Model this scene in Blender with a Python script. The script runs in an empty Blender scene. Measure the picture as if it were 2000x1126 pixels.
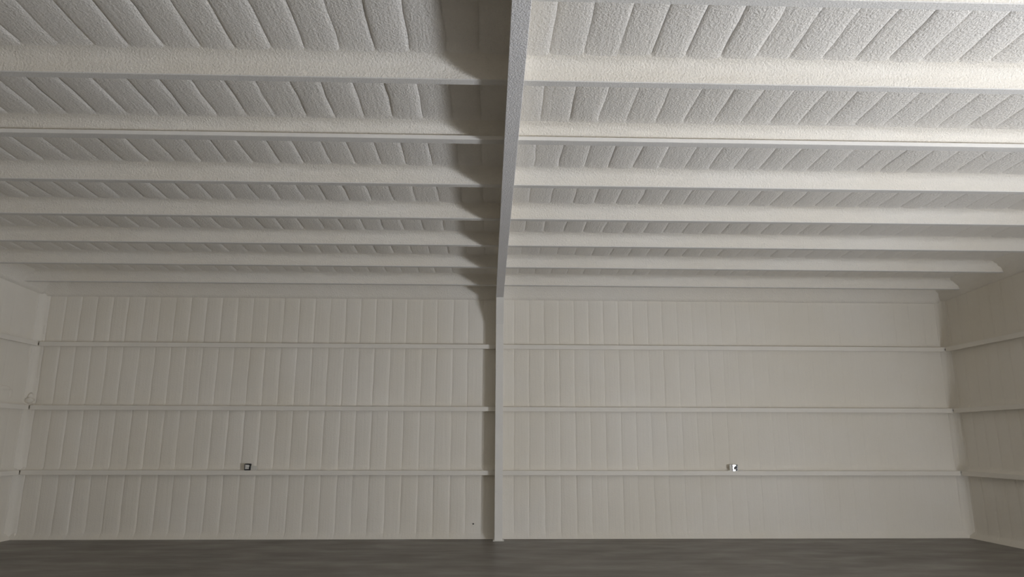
import bpy, math, random
from mathutils import Vector, Matrix

random.seed(7)
scene = bpy.context.scene
col = scene.collection

# ------------------------------------------------------------------ camera
H_CAM, YAW, PITCH, ROLL, F_PX = 1.8347, 0.0307, 0.2141, -0.0023, 1366.2
cam_data = bpy.data.cameras.new('camera')
cam_data.sensor_width = 36.0
cam_data.lens = 36.0 * F_PX / 2000.0
cam_data.clip_end = 200
cam = bpy.data.objects.new('camera', cam_data)
col.objects.link(cam)
fwd = Vector((math.sin(YAW) * math.cos(PITCH), math.cos(YAW) * math.cos(PITCH), math.sin(PITCH)))
right = Vector((math.cos(YAW), -math.sin(YAW), 0))
up = right.cross(fwd)
cr, sr = math.cos(ROLL), math.sin(ROLL)
r2 = right * cr - up * sr
u2 = right * sr + up * cr
rot = Matrix((r2, u2, -fwd)).transposed()
cam.matrix_world = Matrix.Translation((0, 0, H_CAM)) @ rot.to_4x4()
scene.camera = cam

# ------------------------------------------------------------------ world, daylight, exposure
world = bpy.data.worlds.new('sky')
scene.world = world
world.use_nodes = True
bg = world.node_tree.nodes['Background']
bg.inputs['Color'].default_value = (0.62, 0.78, 1.0, 1)
bg.inputs['Strength'].default_value = 1.0

# daylight thrown up off the sunlit apron, coming in under the half-raised roll-up door in the right wall
DOOR_Y0, DOOR_Y1, DOOR_Z = -0.8, 2.0, 1.1
ld = bpy.data.lights.new('door_daylight', 'AREA')
ld.shape = 'RECTANGLE'
ld.size = DOOR_Y1 - DOOR_Y0 - 0.04
ld.size_y = DOOR_Z - 0.06
ld.energy = 1260
ld.color = (0.885, 0.92, 1.0)
lo = bpy.data.objects.new('door_daylight', ld)
lo.location = (9.56, (DOOR_Y0 + DOOR_Y1) / 2, DOOR_Z / 2)
lo.rotation_euler = Vector((-0.44, 0.40, 0.80)).to_track_quat('-Z', 'Y').to_euler()
col.objects.link(lo)

scene.view_settings.view_transform = 'Standard'
scene.view_settings.look = 'None'
scene.view_settings.gamma = 1.0
scene.view_settings.use_curve_mapping = False
scene.view_settings.exposure = 0.0
scene.cycles.use_denoising = True
scene.cycles.max_bounces = 12
scene.cycles.diffuse_bounces = 8

# ------------------------------------------------------------------ dimensions (metres; camera at x=0, y=0)
D = 14.0                      # plane of the back wall girt faces
YW = 14.16                    # back wall foam surface
XLF, XRF = -9.05, 9.46        # side wall foam surfaces
XL, XR = -8.91, 9.317         # side wall girt faces
YF = -4.4                     # front wall behind the camera
GIRT_Z = (1.1816, 2.4011, 3.6387)
GIRT_H = 0.086
SLOPE = 0.0427
XF, FB = 0.18, 0.15           # frame centre line, flange width
YCOL = 13.80                  # column front flange face
def zpur(y): return 4.7977 + SLOPE * (D - y)          # underside of purlins
def zceil(y): return zpur(y) + 0.205                  # foam crease level of the ceiling
def zraf(y):                                          # underside of the rafter, deeper towards the knee
    z = 4.655 + SLOPE * (D - y)
    return z if y < 11.0 else z + (4.60 - (4.655 + SLOPE * (D - 13.53))) * (y - 11.0) / 2.53

# ------------------------------------------------------------------ helpers
def mesh_obj(name, verts, faces, mat, parent=None, smooth=False, kind=None, loc=None):
    me = bpy.data.meshes.new(name)
    if loc is not None:
        verts = [(v[0] - loc[0], v[1] - loc[1], v[2] - loc[2]) for v in verts]
    me.from_pydata(verts, [], faces)
    me.materials.append(mat)
    if smooth:
        me.polygons.foreach_set('use_smooth', [True] * len(me.polygons))
    o = bpy.data.objects.new(name, me)
    col.objects.link(o)
    if parent is not None:
        o.parent = parent
    if kind:
        o['kind'] = kind
    if loc is not None and parent is None:
        o.location = loc
    return o

class MB:
    """collects boxes and sweeps into one mesh"""
    def __init__(self): self.v, self.f = [], []
    def box(self, x0, x1, y0, y1, z0, z1):
        b = len(self.v)
        self.v += [(x0,y0,z0),(x1,y0,z0),(x1,y1,z0),(x0,y1,z0),(x0,y0,z1),(x1,y0,z1),(x1,y1,z1),(x0,y1,z1)]
        self.f += [tuple(b+i for i in q) for q in ((0,3,2,1),(4,5,6,7),(0,1,5,4),(1,2,6,5),(2,3,7,6),(3,0,4,7))]
        return self
    def prism_x(self, prof, x0, x1):          # prof: closed (y,z) loop, extruded along x
        b, n = len(self.v), len(prof)
        self.v += [(x0, y, z) for y, z in prof] + [(x1, y, z) for y, z in prof]
        self.f += [(b+i, b+(i+1) % n, b+n+(i+1) % n, b+n+i) for i in range(n)]
        self.f += [tuple(b+n-1-i for i in range(n)), tuple(b+n+i for i in range(n))]
        return self
    def hull8(self, pts):                      # 4 bottom + 4 top corners
        b = len(self.v); self.v += pts
        self.f += [tuple(b+i for i in q) for q in ((0,3,2,1),(4,5,6,7),(0,1,5,4),(1,2,6,5),(2,3,7,6),(3,0,4,7))]
        return self
    def build(self, name, mat, parent=None, loc=None, kind=None, smooth=False):
        return mesh_obj(name, self.v, self.f, mat, parent, smooth, kind, loc)

def bevel(o, w=0.006, seg=2):
    m = o.modifiers.new('bevel', 'BEVEL'); m.width = w; m.segments = seg; m.limit_method = 'ANGLE'
    return o

def empty(name, loc, label, cat, group=None):
    e = bpy.data.objects.new(name, None)
    e.location = loc; e.empty_display_size = 0.2
    col.objects.link(e)
    e['label'] = label; e['category'] = cat
    if group: e['group'] = group
    return e

def sstep(t):
    t = max(0.0, min(1.0, t)); return t * t * (3 - 2 * t)

class Wiggle:
    """smooth random curve"""
    def __init__(self, amp, step): self.a, self.s, self.d = amp, step, {}
    def k(self, i):
        if i not in self.d: self.d[i] = random.uniform(-self.a, self.a)
        return self.d[i]
    def __call__(self, t):
        t /= self.s; i = math.floor(t); f = sstep(t - i)
        return self.k(i) * (1 - f) + self.k(i + 1) * f

# ------------------------------------------------------------------ materials
def nt(name):
    m = bpy.data.materials.new(name); m.use_nodes = True
    n = m.node_tree.nodes; l = m.node_tree.links
    return m, n, l, n['Principled BSDF']

def noise(n, l, src, scale, detail=4, rough=0.55):
    t = n.new('ShaderNodeTexNoise'); t.inputs['Scale'].default_value = scale
    t.inputs['Detail'].default_value = detail; t.inputs['Roughness'].default_value = rough
    l.new(src, t.inputs['Vector']); return t

def mapping(n, l, src, sc):
    m = n.new('ShaderNodeMapping'); m.inputs['Scale'].default_value = sc
    l.new(src, m.inputs['Vector']); return m.outputs['Vector']

def ramp(n, l, src, stops):
    r = n.new('ShaderNodeValToRGB')
    e = r.color_ramp.elements
    e[0].position, e[0].color = stops[0]; e[1].position, e[1].color = stops[1]
    for p, c in stops[2:]:
        q = e.new(p); q.color = c
    l.new(src, r.inputs['Fac']); return r

def foam_material(name, c0, c1, streak, grain=0.010, streak_h=0.010, scale=42):
    """sprayed foam under a matt coating: pebbly grain plus spray streaks along the panels"""
    m, n, l, p = nt(name)
    g = n.new('ShaderNodeNewGeometry').outputs['Position']
    big = noise(n, l, g, 0.55, 3)
    cr_ = ramp(n, l, big.outputs['Fac'], [(0.35, c0 + (1,)), (0.65, c1 + (1,))])
    l.new(cr_.outputs['Color'], p.inputs['Base Color'])
    p.inputs['Roughness'].default_value = 0.75
    p.inputs['Specular IOR Level'].default_value = 0.25
    fine = noise(n, l, g, scale, 5, 0.62)
    b1 = n.new('ShaderNodeBump'); b1.inputs['Distance'].default_value = grain; b1.inputs['Strength'].default_value = 1.0
    l.new(fine.outputs['Fac'], b1.inputs['Height'])
    st = noise(n, l, mapping(n, l, g, streak), 1.0, 4, 0.6)
    b2 = n.new('ShaderNodeBump'); b2.inputs['Distance'].default_value = streak_h; b2.inputs['Strength'].default_value = 1.0
    l.new(st.outputs['Fac'], b2.inputs['Height'])
    l.new(b1.outputs['Normal'], b2.inputs['Normal'])
    l.new(b2.outputs['Normal'], p.inputs['Normal'])
    return m

CREAM_A, CREAM_B = (0.795, 0.752, 0.665), (0.82, 0.785, 0.715)
M_CEIL = foam_material('ceiling_foam', (0.85, 0.815, 0.75), (0.87, 0.84, 0.785), (24, 2.6, 6), 0.019, 0.008, 44)
M_COVE = foam_material('purlin_foam', (0.82, 0.775, 0.69), (0.84, 0.805, 0.735), (3, 8, 8), 0.014, 0.008, 46)
M_WALL = foam_material('wall_foam', CREAM_A, CREAM_B, (22, 8, 1.0), 0.004, 0.006, 40)
M_SIDE = foam_material('side_wall_foam', CREAM_A, CREAM_B, (8, 22, 1.0), 0.004, 0.006, 40)

def paint_material(name, c, grain, scale, rough=0.55):
    m, n, l, p = nt(name)
    g = n.new('ShaderNodeNewGeometry').outputs['Position']
    t = noise(n, l, g, 1.3, 3)
    d = tuple(v * 0.94 for v in c)
    cr_ = ramp(n, l, t.outputs['Fac'], [(0.3, d + (1,)), (0.7, c + (1,))])
    l.new(cr_.outputs['Color'], p.inputs['Base Color'])
    p.inputs['Roughness'].default_value = rough
    p.inputs['Specular IOR Level'].default_value = 0.3
    f = noise(n, l, g, scale, 4, 0.6)
    b = n.new('ShaderNodeBump'); b.inputs['Distance'].default_value = grain; b.inputs['Strength'].default_value = 1.0
    l.new(f.outputs['Fac'], b.inputs['Height']); l.new(b.outputs['Normal'], p.inputs['Normal'])
    return m
M_FRAME = paint_material('frame_coating', (0.80, 0.79, 0.785), 0.014, 60)
M_GIRT = paint_material('girt_coating', (0.83, 0.795, 0.725), 0.002, 60)
M_STEEL = paint_material('coated_steel', (0.82, 0.80, 0.755), 0.002, 60)
M_FLANGE = paint_material('purlin_flange', (0.76, 0.745, 0.71), 0.006, 60)

def floor_material():
    m, n, l, p = nt('concrete_floor')
    g = n.new('ShaderNodeNewGeometry').outputs['Position']
    a = noise(n, l, mapping(n, l, g, (0.5, 1.1, 1)), 1.1, 6, 0.6)
    r = ramp(n, l, a.outputs['Fac'], [(0.3, (0.165, 0.152, 0.135, 1)), (0.72, (0.245, 0.228, 0.205, 1))])
    l.new(r.outputs['Color'], p.inputs['Base Color'])
    b = noise(n, l, mapping(n, l, g, (0.6, 1.4, 1)), 1.6, 4)
    rr = ramp(n, l, b.outputs['Fac'], [(0.3, (0.35, 0.35, 0.35, 1)), (0.7, (0.6, 0.6, 0.6, 1))])
    l.new(rr.outputs['Color'], p.inputs['Roughness'])
    p.inputs['Specular IOR Level'].default_value = 0.4
    return m
M_FLOOR = floor_material()

def metal_material():
    m, n, l, p = nt('galvanized_metal')
    g = n.new('ShaderNodeNewGeometry').outputs['Position']
    t = n.new('ShaderNodeTexVoronoi'); t.inputs['Scale'].default_value = 60
    l.new(g, t.inputs['Vector'])
    r = ramp(n, l, t.outputs['Distance'], [(0.0, (0.55, 0.57, 0.60, 1)), (1.0, (0.85, 0.87, 0.9, 1))])
    l.new(r.outputs['Color'], p.inputs['Base Color'])
    p.inputs['Metallic'].default_value = 1.0; p.inputs['Roughness'].default_value = 0.22
    return m
M_METAL = metal_material()
def plain(name, c, rough=0.6):
    m, n, l, p = nt(name)
    g = n.new('ShaderNodeNewGeometry').outputs['Position']
    t = noise(n, l, g, 30, 2)
    r = ramp(n, l, t.outputs['Fac'], [(0.3, tuple(v * .9 for v in c) + (1,)), (0.7, c + (1,))])
    l.new(r.outputs['Color'], p.inputs['Base Color']); p.inputs['Roughness'].default_value = rough
    return m
M_DARK = plain('dark_plastic', (0.03, 0.03, 0.03), 0.5)
M_TAG = plain('box_plate', (0.72, 0.70, 0.64), 0.5)

# ------------------------------------------------------------------ the room shell
def structure(o): o['kind'] = 'structure'; return o
T = 0.2
floor = structure(MB().box(XLF - T, XRF + T, YF - T, YW + 0.2, -0.15, 0.0).build('floor', M_FLOOR))
wall_back = structure(MB().box(XLF - T, XRF + T, YW + 0.035, YW + 0.2, 0.0, 5.4).build('wall_back', M_WALL))
wall_left = structure(MB().box(XLF - T, XLF - 0.03, YF, YW + 0.03, 0.0, 6.2).build('wall_left', M_SIDE))
wr = MB()
wr.box(XRF + 0.03, XRF + T, YF, DOOR_Y0, 0.0, 6.2)
wr.box(XRF + 0.03, XRF + T, DOOR_Y0, DOOR_Y1, DOOR_Z, 6.2)
wr.box(XRF + 0.03, XRF + T, DOOR_Y1, YW + 0.03, 0.0, 6.2)
wall_right = structure(wr.build('wall_right', M_SIDE))
wall_front = structure(MB().box(XLF - T, XRF + T, YF - T, YF, 0.0, 6.2).build('wall_front', M_WALL))
def yz_slab(y0, y1, off, th):
    return [(y0, zceil(y0) + off), (y1, zceil(y1) + off), (y1, zceil(y1) + off + th), (y0, zceil(y0) + off + th)]
ceiling = structure(MB().prism_x(yz_slab(YF - T, YW + 0.2, 0.03, 0.15), XLF - T, XRF + T).build('ceiling', M_CEIL))

# ------------------------------------------------------------------ foam strips between the panel ribs
PROF = ((0.0, 0.0), (0.035, 0.34), (0.10, 0.60), (0.24, 0.84), (0.45, 0.97), (0.68, 1.0), (0.86, 0.86), (0.955, 0.5), (1.0, 0.0))

def strip(name, e0, e1, s0, s1, ns, place, amp, parent, mat, fade0, fade1, tilt=0.0, flare=None, into=None, level=0.0):
    """one strip: e0/e1 edge curves along s; place(t_coord, s, depth) -> xyz"""
    V, Fc = [], []
    dip = Wiggle(amp * 0.25, 0.35)
    # denser stations near both ends
    st = [0.0, 0.025, 0.06, 0.11] + [0.11 + (0.78) * (i + 1) / ns for i in range(ns)] + [0.94, 0.975, 1.0]
    for q in st:
        s = s0 + (s1 - s0) * q
        a, b = e0(s), e1(s)
        k = 1.0
        if fade0: k *= sstep((s - s0) / fade0)
        if fade1: k *= sstep((s1 - s) / fade1)
        fl = flare(s) if flare else 0.0
        for t, h in PROF:
            V.append(place(a + (b - a) * t, s, (h * (amp + dip(s)) + tilt * (t - 0.5)) * k + level * (1 - k) + fl))
    m = len(PROF)
    for i in range(len(st) - 1):
        for j in range(m - 1):
            Fc.append((i*m+j, i*m+j+1, (i+1)*m+j+1, (i+1)*m+j))
    if into is not None:
        b = len(into[0]); into[0].extend(V); into[1].extend(tuple(b+x for x in f) for f in Fc); return None
    return mesh_obj(name, V, Fc, mat, parent, smooth=True)

# ---- ceiling: bays between purlins; purlin number i counts from the camera end (0) to the back wall (7)
K0, SP = 0.4922, 1.2355
FLW = 0.095
def y_far(i): return D - (K0 + SP * (7 - i))
def y_near(i): return y_far(i) - FLW
CX0, CXS = 0.205, 0.32
n_lo, n_hi = math.floor((XLF - CX0) / CXS), math.ceil((XRF - CX0) / CXS)
edges = {n: (lambda s, x=CX0 + CXS * n + random.uniform(-.012, .012), w=Wiggle(0.011, 0.28): min(max(x + w(s), XLF), XRF)) for n in range(n_lo, n_hi + 1)}
bays = [(y_far(i) + 0.005, y_near(i + 1) - 0.075) for i in range(-1, 7)]     # eight bays in view, nearest first
stuff = ([], [])
def cplace(x, s, d): return (x, s, zceil(s) - d)
count = 0
cand = []
for bi, (ya, yb) in enumerate(bays):
    half = 0.80 * (yb + 0.4)                       # reach of the frame at this distance
    for n in range(n_lo, n_hi):
        xm = CX0 + CXS * (n + 0.5)
        cand.append((abs(xm - 0.4) > half, bi, n))
cand.sort()
for out, bi, n in cand:
    ya, yb = bays[bi]
    as_part = (not out) and count < 296
    amp = random.uniform(0.013, 0.021)
    strip('foam_strip', edges[n], edges[n + 1], ya, yb, 5, cplace, amp, ceiling, M_CEIL, None, 0.10,
          tilt=random.uniform(-0.004, 0.004), into=None if as_part else stuff, level=0.013)
    count += as_part
# from the last purlin to the eave, and the bays behind the camera
ya, yb = y_far(7) + 0.005, YW - 0.10
for n in range(n_lo, n_hi):
    strip('foam_strip', edges[n], edges[n + 1], ya, yb, 3, cplace, 0.014, None, None, None, 0.10, into=stuff, level=0.013)
for n in range(n_lo, n_hi):
    strip('foam_strip', edges[n], edges[n + 1], YF, y_near(-1) - 0.06, 6, cplace, 0.017, None, None, None, 0.10, into=stuff, level=0.013)
mesh_obj('foam_strips', stuff[0], stuff[1], M_CEIL, ceiling, smooth=True, kind='stuff')

# ---- back wall strips: four rows between floor, girts and eave
EAVE_Z = 4.70
rows = [(0.0, GIRT_Z[0] + 0.03), (GIRT_Z[0] + GIRT_H - 0.01, GIRT_Z[1] + 0.03), (GIRT_Z[1] + GIRT_H - 0.01, GIRT_Z[2] + 0.03), (GIRT_Z[2] + GIRT_H - 0.01, EAVE_Z)]
def wx(n): return 0.478 + (0.306 if n >= 0 else 0.3125) * n
wl, wh = math.ceil((XLF + 0.12 - 0.478) / 0.3125), math.floor((XRF - 0.12 - 0.478) / 0.306)
wedge = {}
for n in range(wl - 1, wh + 2):
    x = XLF + 0.02 if n == wl - 1 else XRF - 0.02 if n == wh + 1 else wx(n) + random.uniform(-.008, .008)
    wedge[n] = (lambda s, x=x, w=Wiggle(0.006, 0.3): x + w(s))
def wall_flare(z0, z1, floor_row, eave_row):
    def f(z):
        d = 0.0
        if floor_row: d += 0.09 * (1 - sstep((z - 0.0) / 0.14)) ** 1.5
        else: d += 0.05 * (1 - sstep((z - z0) / 0.07)) ** 1.5
        if not eave_row: d += 0.015 * (1 - sstep((z1 - z) / 0.07))
        return d
    return f
for r, (z0, z1) in enumerate(rows):
    fl = wall_flare(z0, z1, r == 0, r == 3)
    for n in range(wl - 1, wh + 1):
        calm = 1.0 if n < 7 else max(0.28, 1.0 - (n - 7) * 0.06)
        strip('foam_strip', wedge[n], wedge[n + 1], z0, z1, 5, lambda x, s, d: (x, YW - d, s),
              random.uniform(0.011, 0.019) * calm, wall_back, M_WALL, 0.12 if r == 0 else 0.05, 0.05, tilt=random.uniform(-.002, .003), flare=fl)

# ---- side wall strips, seen only near the back corners
def side_strips(parent, xs, sgn, amp, y_start, ztop):
    ys = [y_start + 0.31 * i for i in range(int((YW - 0.05 - y_start) / 0.31) + 1)] + [YW - 0.03]
    es = [(lambda s, y=y, w=Wiggle(0.005, 0.3): y + w(s)) for y in ys]
    for r, (z0, z1) in enumerate(rows):
        fl = wall_flare(z0, z1, r == 0, r == 3)
        for k in range(len(ys) - 1):
            top = ztop(ys[k] + 0.15) if r == 3 else z1
            strip('foam_strip', es[k], es[k + 1], z0, top, 4, lambda y, s, d: (xs - sgn * d, y, s),
                  amp * random.uniform(0.7, 1.3), parent, M_SIDE, 0.12 if r == 0 else 0.05, 0.05, flare=fl)
def zrake(y): return 4.725 + 0.045 * (D - y)
side_strips(wall_left, XLF, -1, 0.005, 9.0, zrake)
side_strips(wall_right, XRF, 1, 0.010, 9.0, zrake)

# ---- foam fillets in the corners of the room
def sweep(name, prof_at, stations, mat, parent, lump=0.0, smooth=True):
    V, Fc = [], []
    m = None
    w = Wiggle(lump, 0.22)
    for i, s in enumerate(stations):
        pts = prof_at(s); m = len(pts)
        for j, p in enumerate(pts):
            g = w(s + 7.3 * j) * math.sin(math.pi * j / (m - 1)) if lump else 0
            V.append((p[0] + g * p[3], p[1] + g * p[4], p[2] + g * p[5]))
    for i in range(len(stations) - 1):
        for j in range(m - 1):
            Fc.append((i*m+j, i*m+j+1, (i+1)*m+j+1, (i+1)*m+j))
    return mesh_obj(name, V, Fc, mat, parent, smooth=smooth)
def lin(a, b, step):
    n = max(1, round((b - a) / step)); return [a + (b - a) * i / n for i in range(n + 1)]
# eave cove along the back wall
def eave(x):
    return [(x, YW - 0.004, EAVE_Z - 0.035, 0, -1, 0), (x, YW - 0.035, EAVE_Z - 0.03, 0, -1, 0), (x, YW - 0.05, EAVE_Z + 0.02, 0, -1, 0),
            (x, YW - 0.08, EAVE_Z + 0.10, 0, -1, -.3), (x, YW - 0.13, EAVE_Z + 0.20, 0, -1, -.5), (x, YW - 0.22, EAVE_Z + 0.29, 0, -.6, -.8),
            (x, YW - 0.34, zceil(YW - 0.34) - 0.01, 0, -.3, -1), (x, YW - 0.46, zceil(YW - 0.46) + 0.004, 0, 0, -1)]
sweep('eave_cove', eave, lin(XLF, XRF, 0.07), M_COVE, ceiling, lump=0.014)
# rakes along the side walls
for xs, sg in ((XLF, 1), (XRF, -1)):
    par = wall_left if sg > 0 else wall_right
    def rake(y, xs=xs, sg=sg):
        z, zc_ = zrake(y), zceil(y)
        return [(xs, y, z - 0.03, sg, 0, 0), (xs + sg * 0.03, y, z - 0.025, sg, 0, 0), (xs + sg * 0.05, y, z + 0.03, sg, 0, -.3),
                (xs + sg * 0.10, y, z + 0.14, sg, 0, -.6), (xs + sg * 0.20, y, zc_ - 0.06, .5 * sg, 0, -1), (xs + sg * 0.36, y, zc_ + 0.004, 0, 0, -1)]
    sweep('rake_cove', rake, lin(YF, YW, 0.12), M_COVE, par, lump=0.012)
    # vertical corner fillet
    def corner(z, xs=xs, sg=sg):
        R = 0.13
        out = [(xs + sg * 0.004, YW - R - 0.02, z, sg, -1, 0)]
        for k in range(6):
            a = math.pi / 2 * k / 5
            out.append((xs + sg * (0.014 + R - R * math.cos(a)), YW - 0.014 - (R - R * math.sin(a)), z, sg, -1, 0))
        out.append((xs + sg * (R + 0.02), YW - 0.004, z, sg, -1, 0))
        return out
    for (z0, z1) in rows:
        sweep('corner_fillet', corner, lin(z0, z1 + 0.01, 0.12), M_WALL, par, lump=0.008)

# ------------------------------------------------------------------ steel frame: column and rafter
cb = empty('column', (XF, YW - 0.18, 0), 'tall off-white steel column standing against the middle of the back wall', 'column')
o = lambda *p: p
def at(cent, mb, name, mat, par):
    mb.v = [(v[0] - cent[0], v[1] - cent[1], v[2] - cent[2]) for v in mb.v]
    return mb.build(name, mat, par)
cc = tuple(cb.location)
ZK = 4.11
bevel(at(cc, MB().box(XF - FB/2, XF + FB/2, YCOL, YCOL + 0.014, 0.012, ZK), 'front_flange', M_STEEL, cb), 0.003)
at(cc, MB().box(XF - 0.006, XF + 0.006, YCOL + 0.012, YW + 0.02, 0.012, ZK), 'web', M_STEEL, cb)
bevel(at(cc, MB().box(XF - 0.105, XF + 0.105, YCOL - 0.04, YW + 0.0, 0.0, 0.014), 'base_plate', M_STEEL, cb), 0.003)
KY = 13.53
k = MB()
ztk = zraf(KY)
k.hull8([(XF-FB/2, YCOL, ZK), (XF+FB/2, YCOL, ZK), (XF+FB/2, YCOL+0.014, ZK), (XF-FB/2, YCOL+0.014, ZK),
         (XF-FB/2, KY, ztk), (XF+FB/2, KY, ztk), (XF+FB/2, KY+0.016, ztk), (XF-FB/2, KY+0.016, ztk)])
at(cc, k, 'knee_plate', M_STEEL, cb)
kw = MB()
xa_, xb_ = XF - 0.006, XF + 0.006
kw.prism_x([(YCOL + 0.01, ZK), (YW + 0.0, ZK), (YW + 0.0, 5.0), (KY + 0.01, 5.0), (KY + 0.01, ztk)], xa_, xb_)
at(cc, kw, 'knee_web', M_STEEL, cb)

rb = empty('rafter', (XF, 4.6, zraf(4.6)), 'thick grey-white steel rafter with stippled coating crossing the ceiling above the column', 'beam')
rc = tuple(rb.location)
def flange_bar(x0, x1, ys, lo_, hi_):
    m = MB(); n = len(ys)
    for y in ys:
        q = 0.0042 * (13.5 - y) - 0.006            # the frame stands a hair out of square with the wall
        m.v += [(x0 + q, y, zraf(y) + lo_), (x1 + q, y, zraf(y) + lo_), (x1 + q, y, zraf(y) + hi_), (x0 + q, y, zraf(y) + hi_)]
    for i in range(n - 1):
        for j in range(4): m.f.append((4*i+j, 4*i+(j+1) % 4, 4*i+4+(j+1) % 4, 4*i+4+j))
    m.f += [(3, 2, 1, 0), tuple(4*(n-1)+j for j in range(4))]
    return m
bevel(at(rc, flange_bar(XF - FB/2, XF + FB/2, [YF + 0.01, 11.0, KY + 0.012], 0.0, 0.016), 'bottom_flange', M_FRAME, rb), 0.004)
at(rc, flange_bar(XF - 0.02, XF + 0.02, [YF + 0.01, 11.0, YCOL + 0.1], 0.014, 0.36), 'web', M_COVE, rb)

# ------------------------------------------------------------------ purlins
ORD = ['nearest to the back wall', 'second from the back wall', 'third from the back wall', 'fourth from the back wall',
       'fifth from the back wall', 'sixth from the back wall', 'seventh from the back wall', 'at the very top of the picture']
def purlin(i, side):
    x0, x1 = (XLF + 0.02, XF - 0.03) if side < 0 else (XF + 0.062, XRF - 0.02)
    yf, yn = y_far(i), y_near(i); zb = zpur(yf)
    lipped = (i == 2)
    where = 'left of the rafter' if side < 0 else 'right of the rafter'
    lab = ('lipped off-white roof purlin ' if lipped else 'foam-coated off-white roof purlin ') + where + ', ' + ORD[7 - i]
    c = ((x0 + x1) / 2, yf, zb)
    e = empty('purlin', c, lab, 'purlin', 'roof purlins ' + where)
    xa = x0 - c[0]; xb = x1 - c[0]
    dz = 0.004
    def f(x):
        zc_ = 0.252 + SLOPE * 0
        y0 = -FLW if not lipped else -0.05
        b = 0.010
        top = zceil(c[1] + y0 - 0.10) - zb
        return [(x, y0, b, 0, -1, 0), (x, y0 - 0.002, b + 0.02, 0, -1, 0), (x, y0 - 0.005, b + 0.05, 0, -1, 0), (x, y0 - 0.010, b + 0.085, 0, -1, 0),
                (x, y0 - 0.018, b + 0.115, 0, -1, -.3), (x, y0 - 0.032, b + 0.143, 0, -.8, -.6), (x, y0 - 0.054, b + 0.165, 0, -.5, -1),
                (x, y0 - 0.085, top - 0.021, 0, -.2, -1), (x, y0 - 0.12, top - 0.014, 0, 0, -1), (x, y0 - 0.17, top + 0.004, 0, 0, 0)]
    sweep('foam_cove', f, lin(xa, xb, 0.09), M_COVE, e, lump=0.010)
    m = MB()
    if not lipped:
        m.box(xa, xb, -FLW, 0, 0, 0.012)
        m.box(xa, xb, -0.012, 0.0, 0.010, 0.28)
        bevel(m.build('flange', M_FLANGE, e), 0.003)
    else:
        m.box(xa, xb, -0.115, 0, 0, 0.010)
        m.box(xa, xb, -0.012, 0.0, 0.008, 0.28)
        bevel(m.build('flange', M_FLANGE, e), 0.003)
        bevel(MB().box(xa, xb, -0.125, -0.113, 0, 0.045).build('lip', M_STEEL, e), 0.004)
for i in range(0, 8):
    purlin(i, -1); purlin(i, 1)

# ------------------------------------------------------------------ girts
HGT = ['lowest of three', 'middle one of three', 'topmost of three']
def girt_x(g, x0, x1, label, group):
    z = GIRT_Z[g]; c = ((x0 + x1) / 2, D, z)
    e = empty('wall_girt', c, label, 'girt', group)
    a, b = x0 - c[0], x1 - c[0]
    bevel(MB().box(a, b, 0.0, 0.012, 0, GIRT_H).build('lip', M_GIRT, e), 0.004)
    MB().box(a, b, 0.010, YW - D + 0.03, GIRT_H - 0.014, GIRT_H - 0.002).build('shelf', M_GIRT, e)
    MB().box(a, b, 0.012, 0.035, 0.0, 0.010).build('lower_flange', M_GIRT, e)
def girt_y(g, xf, sg, label, group):
    z = GIRT_Z[g]; c = (xf, 8.0, z)
    e = empty('wall_girt', c, label, 'girt', group)
    y0, y1 = 1.9 - 8.0, D - 0.02 - 8.0
    s = -sg
    def bx(x0, x1, z0, z1): return MB().box(min(x0, x1), max(x0, x1), y0, y1, z0, z1)
    bevel(bx(0, s * 0.012, 0, GIRT_H).build('lip', M_GIRT, e), 0.004)
    bx(s * 0.010, s * 0.17, GIRT_H - 0.014, GIRT_H - 0.002).build('shelf', M_GIRT, e)
    bx(s * 0.012, s * 0.035, 0.0, 0.010).build('lower_flange', M_GIRT, e)
for g in range(3):
    girt_x(g, XL + 0.005, XF - 0.008, 'thin off-white girt on the back wall left of the column, ' + HGT[g], 'wall girts')
    girt_x(g, XF + 0.008, XR - 0.005, 'thin off-white girt on the back wall right of the column, ' + HGT[g], 'wall girts')
    girt_y(g, XL, 1, 'off-white girt on the left side wall, ' + HGT[g], 'wall girts')
    girt_y(g, XR, -1, 'off-white girt on the right side wall, ' + HGT[g], 'wall girts')

# ------------------------------------------------------------------ junction boxes on the lowest girts
ZS = GIRT_Z[0] + GIRT_H - 0.002
def open_box(mb, w, d, h, t, y0):
    mb.box(-w/2, w/2, y0 + d - t, y0 + d, 0, h)
    mb.box(-w/2, -w/2 + t, y0, y0 + d - t, 0, h)
    mb.box(w/2 - t, w/2, y0, y0 + d - t, 0, h)
    mb.box(-w/2 + t, w/2 - t, y0, y0 + d - t, 0, t)
    mb.box(-w/2 + t, w/2 - t, y0, y0 + d - t, h - t, h)
def tube(mb, c, r, l, n=12, axis='y'):
    b = len(mb.v)
    for q in (0, l):
        for k in range(n):
            a = 2 * math.pi * k / n
            mb.v.append((c[0] + r * math.cos(a), c[1] + q, c[2] + r * math.sin(a)))
    mb.f += [(b + k, b + (k + 1) % n, b + n + (k + 1) % n, b + n + k) for k in range(n)]
    mb.f += [tuple(b + n - 1 - k for k in range(n)), tuple(b + n + k for k in range(n))]

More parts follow.
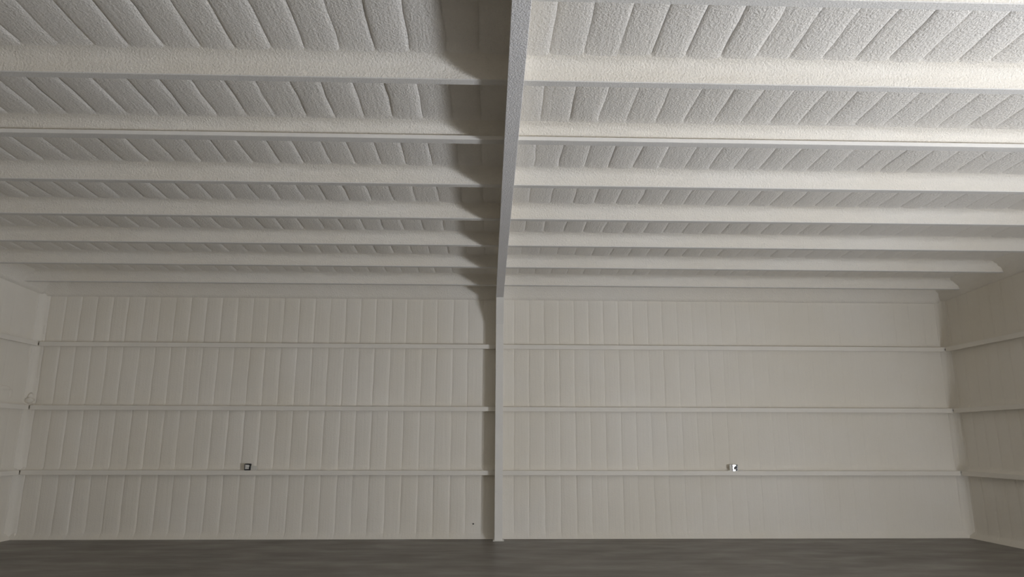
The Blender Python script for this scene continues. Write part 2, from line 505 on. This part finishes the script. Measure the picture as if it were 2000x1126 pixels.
xj = -4.655
e = empty('junction_box', (xj, 14.03, ZS), 'dark open metal junction box with side plate on the girt left of the column', 'junction box', 'junction boxes on the lowest girts')
b = MB(); open_box(b, 0.115, 0.06, 0.125, 0.010, 0.0); bevel(b.build('housing', M_DARK, e), 0.003)
b = MB().hull8([(-0.048, 0.012, 0.02), (0.03, 0.035, 0.02), (0.03, 0.045, 0.02), (-0.048, 0.022, 0.02), (-0.048, 0.012, 0.112), (0.03, 0.035, 0.105), (0.03, 0.045, 0.105), (-0.048, 0.022, 0.112)])
bevel(b.build('inner_plate', M_METAL, e), 0.004)
b = MB(); tube(b, (0.015, 0.005, 0.045), 0.016, 0.03); b.build('knockout', M_METAL, e)
b = MB(); b.box(0.058, 0.17, 0.02, 0.032, 0.0, 0.085); bevel(b.build('side_plate', M_TAG, e), 0.003)
for q in range(3):
    MB().box(0.075 + q * 0.025, 0.084 + q * 0.025, 0.014, 0.021, 0.03, 0.07).build('rib', M_TAG, e)

xj = 4.825
e = empty('junction_box', (xj, 14.03, ZS), 'shiny galvanized metal junction box with mounting ears on the girt right of the column', 'junction box', 'junction boxes on the lowest girts')
b = MB(); open_box(b, 0.105, 0.06, 0.12, 0.006, 0.0); bevel(b.build('housing', M_METAL, e), 0.003)
b = MB()
b.box(-0.05, -0.008, -0.004, 0.004, 0.075, 0.118)
b.box(-0.05, -0.030, -0.004, 0.004, 0.03, 0.075)
b.box(-0.045, 0.0, -0.004, 0.004, 0.0, 0.026)
b.hull8([(-0.03, 0.0, 0.0), (0.05, 0.035, 0.0), (0.05, 0.043, 0.0), (-0.03, 0.008, 0.0), (-0.03, 0.0, 0.105), (0.05, 0.035, 0.09), (0.05, 0.043, 0.09), (-0.03, 0.008, 0.105)])
bevel(b.build('bent_cover', M_METAL, e), 0.003)
b = MB(); tube(b, (0.012, -0.004, 0.062), 0.018, 0.04); b.build('knockout', M_DARK, e)
for s in (-1, 1):
    b = MB().box(min(s*0.05, s*0.15), max(s*0.05, s*0.15), 0.0, 0.03, 0.0, 0.012); bevel(b.build('mounting_ear', M_TAG, e), 0.002)
MB().box(-0.10, -0.053, 0.02, 0.05, 0.012, 0.12).build('bracket', M_TAG, e)

# ------------------------------------------------------------------ small foam lumps and a screw left in the wall
def lump(name, c, r, parent, mat, squash):
    V, Fc = [], []
    nu, nv = 12, 7
    for i in range(nv):
        a = math.pi * i / (nv - 1)
        for j in range(nu):
            b_ = 2 * math.pi * j / nu
            k_ = 1 + random.uniform(-.12, .12)
            V.append((c[0] + r[0]*k_*math.sin(a)*math.cos(b_), c[1] + r[1]*k_*math.sin(a)*math.sin(b_), c[2] + r[2]*k_*math.cos(a)))
    for i in range(nv - 1):
        for j in range(nu):
            Fc.append((i*nu+j, i*nu+(j+1) % nu, (i+1)*nu+(j+1) % nu, (i+1)*nu+j))
    return mesh_obj(name, V, Fc, mat, parent, smooth=True)
lump('foam_lump', (XLF + 0.07, YW - 0.09, 2.58), (0.09, 0.07, 0.06), wall_left, M_WALL, 1)
lump('foam_lump', (XLF + 0.06, YW - 0.05, 2.66), (0.05, 0.05, 0.07), wall_left, M_WALL, 1)
lump('foam_lump', (XLF - 0.005, 13.45, 2.78), (0.026, 0.16, 0.05), wall_left, M_WALL, 1)
lump('foam_lump', (XLF - 0.005, 13.62, 2.68), (0.024, 0.05, 0.10), wall_left, M_WALL, 1)
lump('foam_lump', (XLF - 0.005, 13.25, 2.66), (0.024, 0.05, 0.10), wall_left, M_WALL, 1)
b = MB(); tube(b, (-0.30, YW - 0.03, 0.27), 0.013, 0.03, 8); b.build('screw_head', M_DARK, wall_back)
